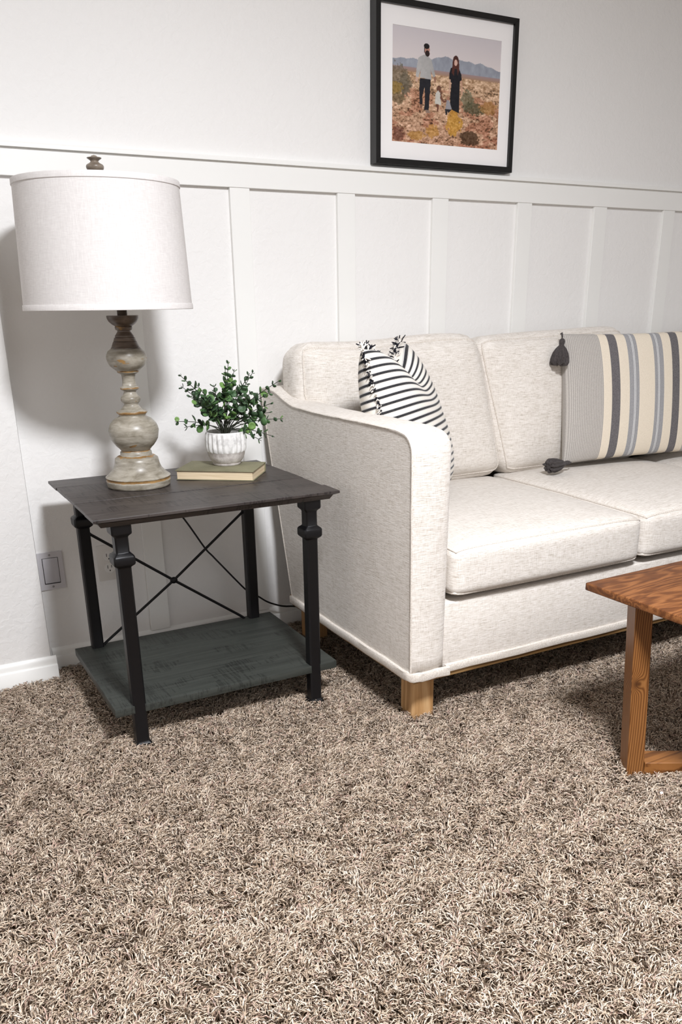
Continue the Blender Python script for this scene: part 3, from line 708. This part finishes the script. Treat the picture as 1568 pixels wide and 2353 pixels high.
# ---------------------------------------------------------------- book
BZ = TZ + .0003
fl = Vector((.704, 2.295, 0)); ex = Vector((.178, -.133, 0)).normalized(); ey = Vector((-ex.y, ex.x, 0)); BL, BW, BH = .222, .149, .0272
bk = root('book', (.84, 2.286, BZ), 'closed olive green cloth book lying under the plant pot', 'book')
MB_ = Matrix([[ex[i], ey[i], (0, 0, 1)[i], (fl[i] if i < 2 else BZ)] for i in range(3)] + [[0, 0, 0, 1]])
def m_cloth():
    m = Mat('book_cloth', .8, .2); n = m.noise(m.coord(), 500, 2); p = m.noise(m.coord(), 12, 3); m.color(m.ramp(m.math('ADD', m.math('MULTIPLY', n, .3), m.math('MULTIPLY', p, .7)), [(.35, (112, 108, 86)), (.65, (140, 136, 110))])); m.bump(n, .3, .0006); return m.m
BC = m_cloth()
box('back_cover', (0, 0, 0), (BL, BW, .0022), BC, bk, bev=.0006, M=MB_)
box('front_cover', (-.001, -.001, BH - .0024), (BL + .001, BW, BH), BC, bk, bev=.0006, M=MB_)
def m_pages():
    m = Mat('book_pages', .8, .2); n = m.noise(m.coord(scale=(12, 12, 900)), 1, 2); m.color(m.ramp(n, [(.35, (206, 184, 148)), (.65, (232, 214, 184))])); m.bump(n, .3, .0006); return m.m
box('page_block', (.003, .003, .0022), (BL - .003, BW - .004, BH - .0024), m_pages(), bk, M=MB_)
sp = [(BW - .002, 0), (BW + .002, .004), (BW + .0035, BH / 2), (BW + .002, BH - .004), (BW - .002, BH), (BW - .004, BH - .002), (BW - .004, .002)]
bm = bmesh.new(); a = [bm.verts.new(MB_ @ Vector((0, y, z))) for y, z in sp]; b = [bm.verts.new(MB_ @ Vector((BL, y, z))) for y, z in sp]
bm.faces.new(a); bm.faces.new(b[::-1])
for i in range(7): bm.faces.new((a[i], b[i], b[(i + 1) % 7], a[(i + 1) % 7]))
bmesh.ops.recalc_face_normals(bm, faces=bm.faces[:]); from_bm('spine', bm, BC, bk, 60)

# ---------------------------------------------------------------- potted plant
PC = (.862, 2.307, BZ + BH + .0002)
pl = root('potted_plant', PC, 'small faux eucalyptus in ribbed white and grey pot on the book', 'plant')
def m_pot():
    m = Mat('pot_glaze', .5, .4); n = m.noise(m.coord(), 60, 4, .6); sp_ = m.noise(m.coord(), 420, 2)
    c = m.n('ShaderNodeTexCoord'); s = m.n('ShaderNodeSeparateXYZ'); m.l(c.outputs['Object'], s.inputs[0])
    gate = m.math('GREATER_THAN', s.outputs[2], .0378)
    conc = m.ramp(m.math('ADD', m.math('MULTIPLY', n, .8), m.math('MULTIPLY', sp_, .25)), [(.38, (176, 168, 164)), (.66, (216, 210, 206))]); gl = m.ramp(n, [(.34, (196, 194, 191)), (.56, (232, 230, 227))])
    m.color(m.mix(gate, conc, gl)); r = m.math('MULTIPLY_ADD', gate, -.35, .7); m.l(r, m.b.inputs['Roughness']); m.bump(sp_, .12, .0006); return m.m
def flute(r, a, z):
    if z < .0379 or z > .0926 or r < .0545: return r
    t = min(1, (z - .0375) / .002); return r + .0026 * t * (2 * abs(((a / (2 * PI) * 22) % 1) - .5) ** .8 * 1.4 - .6)
lathe('pot', [(0, .037), (.002, .0392), (.0055, .0400), (.006, .0388), (.010, .0425), (.017, .0475), (.026, .0515), (.0375, .0538), (.0380, .0542), (.042, .0550), (.054, .0562), (.066, .0565), (.078, .0560), (.087, .0550), (.0925, .0543), (.0940, .0530), (.0930, .0515), (.086, .0510), (.074, .0500)], PC, m_pot(), pl, 132, 35, flute)
lathe('soil', [(.072, .0505), (.076, .030), (.077, .002)], PC, plain('moss_dark', (26, 26, 20), .95), pl, 24)
def m_leaf():
    m = Mat('leaf_green', .5, .4); oi = m.n('ShaderNodeObjectInfo'); n = m.noise(m.coord('Object'), 120, 2)
    col = m.ramp(oi.outputs['Random'], [(0, (22, 42, 28)), (.35, (38, 64, 42)), (.68, (58, 92, 56)), (.86, (84, 122, 62)), (1, (124, 160, 82))]); m.color(m.mix(.2, col, m.ramp(n, [(.3, (30, 48, 30)), (.7, (130, 158, 110))])))
    m.b.inputs['Subsurface Weight'].default_value = 0; return m.m
LEAF = m_leaf(); STEM = plain('stem_brown', (38, 40, 28), .7)
def leaf_mesh(name, rx, ry, cup):
    V = [(0, 0, 0)]; Fc = []; n = 9
    ring = []
    for q, s in ((1, .55), (2, 1.0)):
        for k in range(n):
            a = 2 * PI * k / n; x = ry * (1 + s * math.cos(a)); y = rx * s * math.sin(a); V.append((x, y, cup * (s * s) * ry + .0005 * math.sin(a * 3)))
    V[0] = (ry, 0, 0)
    for k in range(n):
        Fc.append((0, 1 + k, 1 + (k + 1) % n)); Fc.append((1 + k, 1 + n + k, 1 + n + (k + 1) % n, 1 + (k + 1) % n))
    m = len(V); V += [(x, y, z - .0006) for x, y, z in V]; Fc += [tuple(i + m for i in f)[::-1] for f in Fc]
    for k in range(n): Fc.append((1 + n + k, 1 + n + m + k, 1 + n + m + (k + 1) % n, 1 + n + (k + 1) % n))
    me_ = bpy.data.meshes.new(name); me_.from_pydata(V, [], Fc); me_.materials.append(LEAF); me_.shade_smooth(); return me_
LM = [leaf_mesh('leaf_round', .0072, .0074, .25), leaf_mesh('leaf_broad', .0112, .0108, .35), leaf_mesh('leaf_slim', .0032, .0062, .2)]
tips = [(.741, .891), (.764, .867), (.877, .921), (.854, .908), (.923, .889), (.898, .898), (.977, .887), (1.011, .868), (.748, .859), (.747, .838), (.726, .763), (.75, .746), (1.0, .803), (1.011, .773), (1.045, .751), (.956, .700), (.985, .712), (.977, .837)]
inner = [(.80, .83), (.83, .86), (.86, .85), (.89, .86), (.92, .84), (.95, .82), (.82, .80), (.79, .79), (.93, .78), (.88, .81), (.85, .79), (.96, .76), (.90, .75)]
rs = random.Random(5); leaf_count = 0
def stem(tx, tz, dy, first, outer):
    global leaf_count
    p0 = Vector((PC[0] + rs.uniform(-.008, .008), PC[1] + rs.uniform(-.008, .008), PC[2] + .076)); p3 = Vector((tx, PC[1] + dy, tz))
    p1 = p0 + Vector(((p3.x - p0.x) * .12, dy * .12, max(.04, (p3.z - p0.z) * .45))); p2 = p0.lerp(p3, .6) + Vector((0, 0, .022))
    B = lambda t: p0 * (1 - t) ** 3 + 3 * p1 * t * (1 - t) ** 2 + 3 * p2 * t * t * (1 - t) + p3 * t ** 3
    pts = [B(i / 10) for i in range(11)]
    v, f = tube_vf(pts, [.0017 - .0009 * i / 10 for i in range(11)], 5); st = mesh_np('stem', v, f, STEM, pl, 60)
    Ln = (p3 - p0).length; k = max(4, round(Ln * (1 - first) / .019)); t = first
    for i in range(k):
        t = first + (1 - first) * (i + .5) / k; c = B(t); d = (B(min(1, t + .02)) - B(t - .02)).normalized()
        sd = d.cross(Vector((0, 0, 1))); sd = sd.normalized() if sd.length > .1 else Vector((1, 0, 0)); up = sd.cross(d)
        a0 = (i % 2) * PI / 2 + rs.uniform(-.4, .4)
        for h in (0, 1):
            if leaf_count >= 296: return
            a = a0 + h * PI; out = (sd * math.cos(a) + up * math.sin(a) + d * (.5 + .5 * (i / k))).normalized()
            nrm = (d * .8 - out * .3 + Vector((rs.gauss(0, .35), rs.gauss(0, .35), rs.gauss(0, .35)))); nrm = (nrm - out * nrm.dot(out)).normalized()
            y = nrm.cross(out); mi = 2 if (outer and t > .93) else (1 if t < .72 else 0)
            lf = bpy.data.objects.new('leaf', LM[mi]); COL.objects.link(lf); lf.parent = st
            sc_ = rs.uniform(.85, 1.2) * (.8 if t > .85 else 1)
            Mx = Matrix([[out[q], y[q], nrm[q], (c + out * .002)[q] - PC[q]] for q in range(3)] + [[0, 0, 0, 1]]); lf.matrix_local = Mx @ Matrix.Scale(sc_, 4); leaf_count += 1
for i, (tx, tz) in enumerate(tips): stem(tx, tz, rs.uniform(-.075, .05), .42, True)
for tx, tz in inner: stem(tx, tz, rs.uniform(-.085, .03), .38, False)
lf = bpy.data.objects.new('leaf', LM[2]); bpy.data.objects.remove(lf)

# ---------------------------------------------------------------- wall plates
PLW = plain('plate_white', (206, 203, 206), .35, .5)
PLD = plain('slot_dark', (40, 36, 34), .6)
sw = root('wall_plate', (.380, YW, .318), 'white low voltage wall plate with flip cover near the wall return', 'wall plate')
def frame_plate(name, x0, x1, z0, z1, hx0, hx1, hz0, hz1, y, t, mat, parent):
    bm = bmesh.new()
    for a, b, c, d in ((x0, x1, z0, hz0), (x0, x1, hz1, z1), (x0, hx0, hz0, hz1), (hx1, x1, hz0, hz1)): bm_box(bm, (a, y - t, c), (b, y, d))
    bmesh.ops.remove_doubles(bm, verts=bm.verts[:], dist=1e-5)
    return from_bm(name, bm, mat, parent, 30)
frame_plate('plate', .344, .418, .260, .376, .3575, .4045, .277, .359, YW, .006, PLW, sw)
box('insert', (.3575, YW - .002, .277), (.4045, YW, .359), PLD, sw)
box('flip_cover', (.3592, YW - .0085, .2805), (.4030, YW - .001, .3575), plain('cover_grey_white', (200, 198, 203), .35), sw, bev=.0012)
for z in (.3675, .2685):
    s = lathe('screw', [(0, .0034), (.001, .0030), (.0014, .0001)], (0, 0, 0), plain('screw_grey', (150, 148, 150), .35, .5, .5), sw, 14, cap=False)
    s.data.transform(Matrix.Translation(wloc(sw))); s.data.transform(Matrix.Rotation(PI / 2, 4, 'X')); s.data.transform(Matrix.Translation(Vector((.381, YW - .0058, z)) - wloc(sw)))
OY = YW
ot = root('outlet', (.556, OY, .318), 'white double power outlet on the wall behind the side table', 'outlet')
box('plate', (.521, OY - .005, .260), (.591, OY, .374), plain('outlet_plate_white', (224, 220, 214), .4), ot, bev=.002)
for z in (.338, .300):
    rc = lathe('receptacle', [(0, .0165), (.0015, .0160), (.0018, .0001)], (0, 0, 0), plain('receptacle_white', (232, 229, 224), .4), ot, 28, cap=False)
    rc.data.transform(Matrix.Translation(wloc(ot))); rc.data.transform(Matrix.Rotation(PI / 2, 4, 'X')); rc.data.transform(Matrix.Translation(Vector((.556, OY - .005, z)) - wloc(ot)))
    bm = bmesh.new(); yy = OY - .0066
    bm_box(bm, (.549, yy - .0006, z - .001), (.5508, yy, z + .009)); bm_box(bm, (.5608, yy - .0006, z + .0005), (.5624, yy, z + .009)); bm_box(bm, (.5543, yy - .0006, z - .010), (.5577, yy, z - .006))
    from_bm('slots', bm, PLD, rc)

# ---------------------------------------------------------------- framed photograph
PX0, PX1, PZ0, PZ1 = 1.504, 2.038, 1.472, 1.912; PY = YW - .038
fr = root('picture_frame', (1.77, YW, 1.69), 'black framed family photograph with white mat hanging above the sofa', 'picture')
FB = Mat('frame_black', .35, .5); FB.color((14, 13, 14)); FB = FB.m
fw = .0165
def mitre(name, a, b, c, d):   # outer a-b, inner d-c, in xz
    bm = bmesh.new(); f = []
    for y in (YW - .001, PY): f.append([bm.verts.new((p[0], y, p[1])) for p in (a, b, c, d)])
    bm.faces.new(f[1]); bm.faces.new(f[0][::-1])
    for i in range(4): bm.faces.new((f[0][i], f[0][(i + 1) % 4], f[1][(i + 1) % 4], f[1][i]))
    bmesh.ops.recalc_face_normals(bm, faces=bm.faces[:]); bmesh.ops.bevel(bm, geom=bm.edges[:], offset=.0007, segments=1, affect='EDGES')
    return from_bm(name, bm, FB, fr, 30)
i0, i1, j0, j1 = PX0 + fw, PX1 - fw, PZ0 + fw, PZ1 - fw
mitre('frame_rail', (PX0, PZ1), (PX1, PZ1), (i1, j1), (i0, j1)); mitre('frame_rail', (PX0, PZ0), (PX1, PZ0), (i1, j0), (i0, j0))
mitre('frame_stile', (PX0, PZ0), (PX0, PZ1), (i0, j1), (i0, j0)); mitre('frame_stile', (PX1, PZ0), (PX1, PZ1), (i1, j1), (i1, j0))
QX0, QX1, QZ0, QZ1 = 1.567, 1.978, 1.538, 1.846; MY = PY + .010
frame_plate('mat_board', i0 - .001, i1 + .001, j0 - .001, j1 + .001, QX0, QX1, QZ0, QZ1, MY + .002, .002, plain('mat_white', (248, 245, 243), .8), fr)
def paint():
    """desert landscape with a walking family, as colours on a fine grid"""
    NX, NY = 300, 225; X, Z = np.meshgrid(np.linspace(0, 1, NX), np.linspace(0, 1, NY)); Yt = 1 - Z
    r = np.random.default_rng(3)
    def vn(sx, sy, seed, oct_=3):
        rr = np.random.default_rng(seed); out = 0; amp = 1; tot = 0
        for k in range(oct_):
            gx, gy = int(sx * 2 ** k) + 2, int(sy * 2 ** k) + 2; G = rr.random((gy, gx)); u = X * (gx - 2); v = Yt * (gy - 2); iu = u.astype(int); iv = v.astype(int); fu = u - iu; fv = v - iv
            fu = fu * fu * (3 - 2 * fu); fv = fv * fv * (3 - 2 * fv)
            out = out + amp * ((G[iv, iu] * (1 - fu) + G[iv, iu + 1] * fu) * (1 - fv) + (G[iv + 1, iu] * (1 - fu) + G[iv + 1, iu + 1] * fu) * fv); tot += amp; amp *= .6
        return out / tot
    C = np.zeros((NY, NX, 3)); mx = lambda a, b, t: a * (1 - t[..., None]) + b * t[..., None]
    c = lambda *v: np.array(v, float)
    C[:] = mx(np.broadcast_to(c(206, 199, 202), C.shape), np.broadcast_to(c(222, 212, 210), C.shape), np.clip(Yt / .3, 0, 1))
    ridge = np.interp(X[0], [0, .15, .3, .37, .47, .55, .66, .75, .8, .88, 1], [.278, .262, .262, .238, .205, .225, .22, .235, .225, .245, .275]) + .004 * np.sin(X[0] * 60)
    m = Yt > ridge[None, :]; mt = c(152, 156, 166) + (vn(30, 14, 1)[..., None] - .5) * 34; C[m] = mt[m]
    m = Yt > .335; t = np.clip((Yt - .335) / .05, 0, 1); g = mx(np.broadcast_to(c(158, 138, 140), C.shape), np.broadcast_to(c(168, 132, 104), C.shape), t); C[m] = g[m]
    m = Yt > .375; n1 = vn(34, 60, 5, 4)[..., None]; n2 = vn(90, 110, 6, 2)[..., None]; t = np.clip((Yt - .38) / .6, 0, 1)[..., None]
    gr = (c(196, 162, 130) * (1 - t) + c(184, 142, 114) * t) + (n1 - .5) * 150 + (n2 - .5) * 80; C[m] = gr[m]
    red = (vn(9, 12, 8) > .56) & (Yt > .5); C[red] = C[red] * .86 + c(14, -2, -4)
    dark = (n1[..., 0] + n2[..., 0] < .74) & (Yt > .45); C[dark] = C[dark] * .62
    def blob(x, y, a, b, col, seed, k=.35):
        d = ((X - x) / a) ** 2 + ((Yt - y) / b) ** 2 + (vn(50, 40, seed) - .5) * 2.0; mm = d < 1; C[mm] = C[mm] * k + (1 - k) * (c(*col) + (vn(80, 70, seed + 9)[..., None] - .5)[mm] * 90)
    blob(.06, .45, .09, .13, (104, 96, 80), 11); blob(.11, .50, .06, .10, (92, 84, 68), 12); blob(.02, .53, .07, .06, (150, 118, 50), 13); blob(.05, .62, .06, .05, (98, 84, 58), 14)
    blob(.69, .57, .06, .09, (112, 108, 84), 15, .2); blob(.76, .64, .09, .06, (84, 80, 58), 16, .2); blob(.9, .62, .08, .06, (168, 122, 66), 17)
    blob(.57, .68, .045, .05, (178, 128, 52), 18, .2); blob(.57, .80, .075, .10, (200, 148, 60), 19, .2); blob(.55, .72, .04, .05, (190, 138, 62), 29, .3); blob(.37, .88, .06, .06, (190, 138, 66), 20, .3); blob(.22, .93, .08, .04, (176, 128, 60), 21, .3)
    blob(.72, .92, .09, .07, (76, 54, 36), 22, .15); blob(.06, .93, .05, .08, (104, 62, 48), 23, .3)
    def poly(pts, col, sh=0):
        P = np.array(pts, float); ins = np.zeros(X.shape, bool); j = len(P) - 1
        for i in range(len(P)):
            xi, yi = P[i]; xj, yj = P[j]; cnd = ((yi > Yt) != (yj > Yt)) & (X < (xj - xi) * (Yt - yi) / (yj - yi + 1e-12) + xi); ins ^= cnd; j = i
        C[ins] = c(*col) + ((X - P[:, 0].mean())[..., None] * sh + (vn(60, 60, 31)[..., None] - .5) * 18)[ins]
    def ell(x, y, a, b, col): mm = ((X - x) / a) ** 2 + ((Yt - y) / b) ** 2 < 1; C[mm] = c(*col)
    # picture coordinates measured on the print: (u, v) from its top-left corner
    poly([(.245, .42), (.345, .42), (.335, .60), (.330, .70), (.290, .70), (.293, .58), (.288, .50), (.270, .58), (.275, .66), (.247, .655), (.240, .52)], (34, 34, 40))        # trousers
    poly([(.248, .65), (.275, .65), (.268, .685), (.250, .685)], (132, 96, 78)); poly([(.30, .695), (.335, .695), (.345, .72), (.305, .72)], (140, 118, 104))                     # shoes
    poly([(.245, .235), (.280, .215), (.315, .225), (.345, .250), (.385, .385), (.368, .405), (.340, .335), (.350, .425), (.245, .415), (.250, .345), (.232, .42), (.208, .41), (.215, .33), (.228, .25)], (176, 174, 172), -90)  # sweater
    ell(.217, .435, .011, .022, (206, 170, 150)); poly([(.372, .40), (.388, .39), (.392, .42), (.384, .45), (.376, .44)], (150, 108, 90))
    ell(.305, .170, .024, .040, (184, 136, 120)); ell(.301, .142, .025, .024, (26, 22, 24)); ell(.308, .203, .021, .026, (44, 30, 28)); poly([(.279, .14), (.288, .14), (.287, .20), (.281, .20)], (40, 30, 28))
    poly([(.525, .300), (.560, .285), (.600, .29), (.625, .345), (.632, .395), (.615, .405), (.612, .56), (.615, .695), (.55, .67), (.525, .655), (.528, .52), (.536, .43), (.512, .40), (.515, .34)], (26, 26, 32))  # dress
    ell(.571, .240, .029, .055, (74, 42, 36)); poly([(.543, .22), (.600, .22), (.606, .31), (.590, .36), (.582, .30), (.560, .30), (.556, .365), (.535, .34)], (84, 46, 38)); ell(.571, .248, .015, .028, (216, 176, 160))
    poly([(.513, .40), (.527, .40), (.524, .52), (.517, .56), (.512, .50)], (202, 164, 142)); poly([(.620, .40), (.631, .395), (.645, .51), (.640, .535), (.631, .50)], (196, 152, 130))
    ell(.420, .500, .020, .034, (92, 58, 46)); poly([(.405, .475), (.435, .48), (.450, .56), (.440, .60), (.408, .58)], (112, 76, 60)); poly([(.392, .535), (.412, .51), (.432, .53), (.445, .64), (.385, .63)], (204, 200, 190)); poly([(.402, .63), (.424, .635), (.420, .70), (.408, .70)], (112, 70, 54))
    poly([(.436, .55), (.47, .595), (.505, .58), (.505, .60), (.468, .615), (.432, .58)], (120, 78, 62))
    ell(.508, .575, .013, .022, (170, 122, 100)); poly([(.495, .585), (.518, .585), (.545, .665), (.485, .668)], (152, 148, 152)); poly([(.478, .668), (.545, .668), (.515, .70), (.505, .69), (.50, .72), (.486, .72), (.484, .69)], (40, 38, 42))
    C = np.clip(C, 8, 250) / 255; L = np.where(C <= .04045, C / 12.92, ((C + .055) / 1.055) ** 2.4)
    V = np.stack([QX0 + X * (QX1 - QX0), np.full_like(X, MY + .0012), QZ0 + Z * (QZ1 - QZ0)], -1).reshape(-1, 3)
    L = L.reshape(-1, 3); idx = np.arange(NX * NY).reshape(NY, NX)
    Fc = np.stack([idx[:-1, :-1], idx[:-1, 1:], idx[1:, 1:], idx[1:, :-1]], -1).reshape(-1, 4)
    me = bpy.data.meshes.new('photo_print'); me.from_pydata(V.tolist(), [], Fc.tolist())
    cc = np.ones((len(V), 4), np.float32); cc[:, :3] = L; at = me.color_attributes.new('print', 'FLOAT_COLOR', 'POINT'); at.data.foreach_set('color', cc.ravel())
    m = Mat('photo_print', .5, .3); a = m.n('ShaderNodeVertexColor'); a.layer_name = 'print'; m.color(a.outputs[0])
    o = finish('photo_print', me, m.m, fr, 0); o['label'] = 'printed photo of a family of four walking in desert scrub'
paint()
box('backing', (i0 - .004, YW - .024, j0 - .004), (i1 + .004, YW - .018, j1 + .004), plain('backing_board', (90, 76, 60), .9), fr)

# ---------------------------------------------------------------- coffee table
ct = root('coffee_table', (1.9, 1.05, FL), 'brown stained wood coffee table with crossed leg frames in front of sofa', 'table')
A = Vector((1.383, 1.383, 0)); ca = math.radians(1.8); cx1 = Vector((math.cos(ca), math.sin(ca), 0)); cy1 = Vector((-math.sin(ca), math.cos(ca), 0)); LT, WT = 1.10, .62
MT = Matrix([[cx1[i], cy1[i], (0, 0, 1)[i], A[i]] for i in range(3)] + [[0, 0, 0, 1]])
tt = box('tabletop', (0, -WT, .432), (LT, 0, .4505), COFTOP, ct, bev=.003, M=MT, seg=3)
fd = Vector((.869, -.495, 0)); fp = Vector((.495, .869, 0))
ctr = A + cx1 * LT / 2 - cy1 * WT / 2
def leg_frame(c0, fd, fp, half):
    def bar(name, pts, w_, d_, mat):
        """prism between two end centres: pts = [(along, z)...] 4 corners in the frame's plane, extruded by d_ along fp"""
        bm = bmesh.new(); a = [bm.verts.new(c0 + fd * s + Vector((0, 0, z)) - fp * d_ / 2) for s, z in pts]; b = [bm.verts.new(c0 + fd * s + Vector((0, 0, z)) + fp * d_ / 2) for s, z in pts]
        bm.faces.new(a); bm.faces.new(b[::-1])
        for i in range(4): bm.faces.new((a[i], b[i], b[(i + 1) % 4], a[(i + 1) % 4]))
        bmesh.ops.recalc_face_normals(bm, faces=bm.faces[:]); bmesh.ops.bevel(bm, geom=bm.edges[:], offset=.0012, segments=1, affect='EDGES'); return from_bm(name, bm, mat, ct, 30)
    sp = .026; w_ = .040; d = .060
    bar('leg', [(-half, FL), (-half + w_, FL), (-half + w_ - sp, .432), (-half - sp, .432)], w_, d, COFLEG)
    bar('leg', [(half - w_, FL), (half, FL), (half + sp, .432), (half - w_ + sp, .432)], w_, d, COFLEG)
    return bar
# near corner of the visible leg stands at (1.435, 1.24)
near = Vector((1.435, 1.240, 0)); c_leg = near + fp * .03
half = (ctr - c_leg).dot(fd)
c0 = c_leg + fd * half
bar = leg_frame(c0, fd, fp, half)
bar('runner', [(-half + .040, FL), (half - .040, FL), (half - .040, .026), (-half + .040, .026)], .03, .060, COFRUN)
fd2 = Vector((fd.x, -fd.y, 0)); fp2 = Vector((-fp.x, fp.y, 0)) * -1
c1 = Vector((c0.x, c0.y, 0)); bar2 = leg_frame(c1, fd2, fp2, half)
bar2('runner', [(-half + .040, FL), (-.045, FL), (-.045, .026), (-half + .040, .026)], .03, .060, COFRUN)
bar2('runner', [(.045, FL), (half - .040, FL), (half - .040, .026), (.045, .026)], .03, .060, COFRUN)

# small white bead on the carpet
bm = bmesh.new(); bmesh.ops.create_uvsphere(bm, u_segments=14, v_segments=10, radius=.0042)
for v in bm.verts: v.co = Vector((v.co.x + 1.424, v.co.y * .9 + 1.126, v.co.z * .8 + .0085))
print('leaves', leaf_count)
bd = from_bm('bead', bm, plain('bead_white', (244, 242, 238), .4), None, 60, loc=(1.424, 1.126, .0085)); props(bd, 'tiny white bead lying on the carpet in front of the coffee table', 'bead')
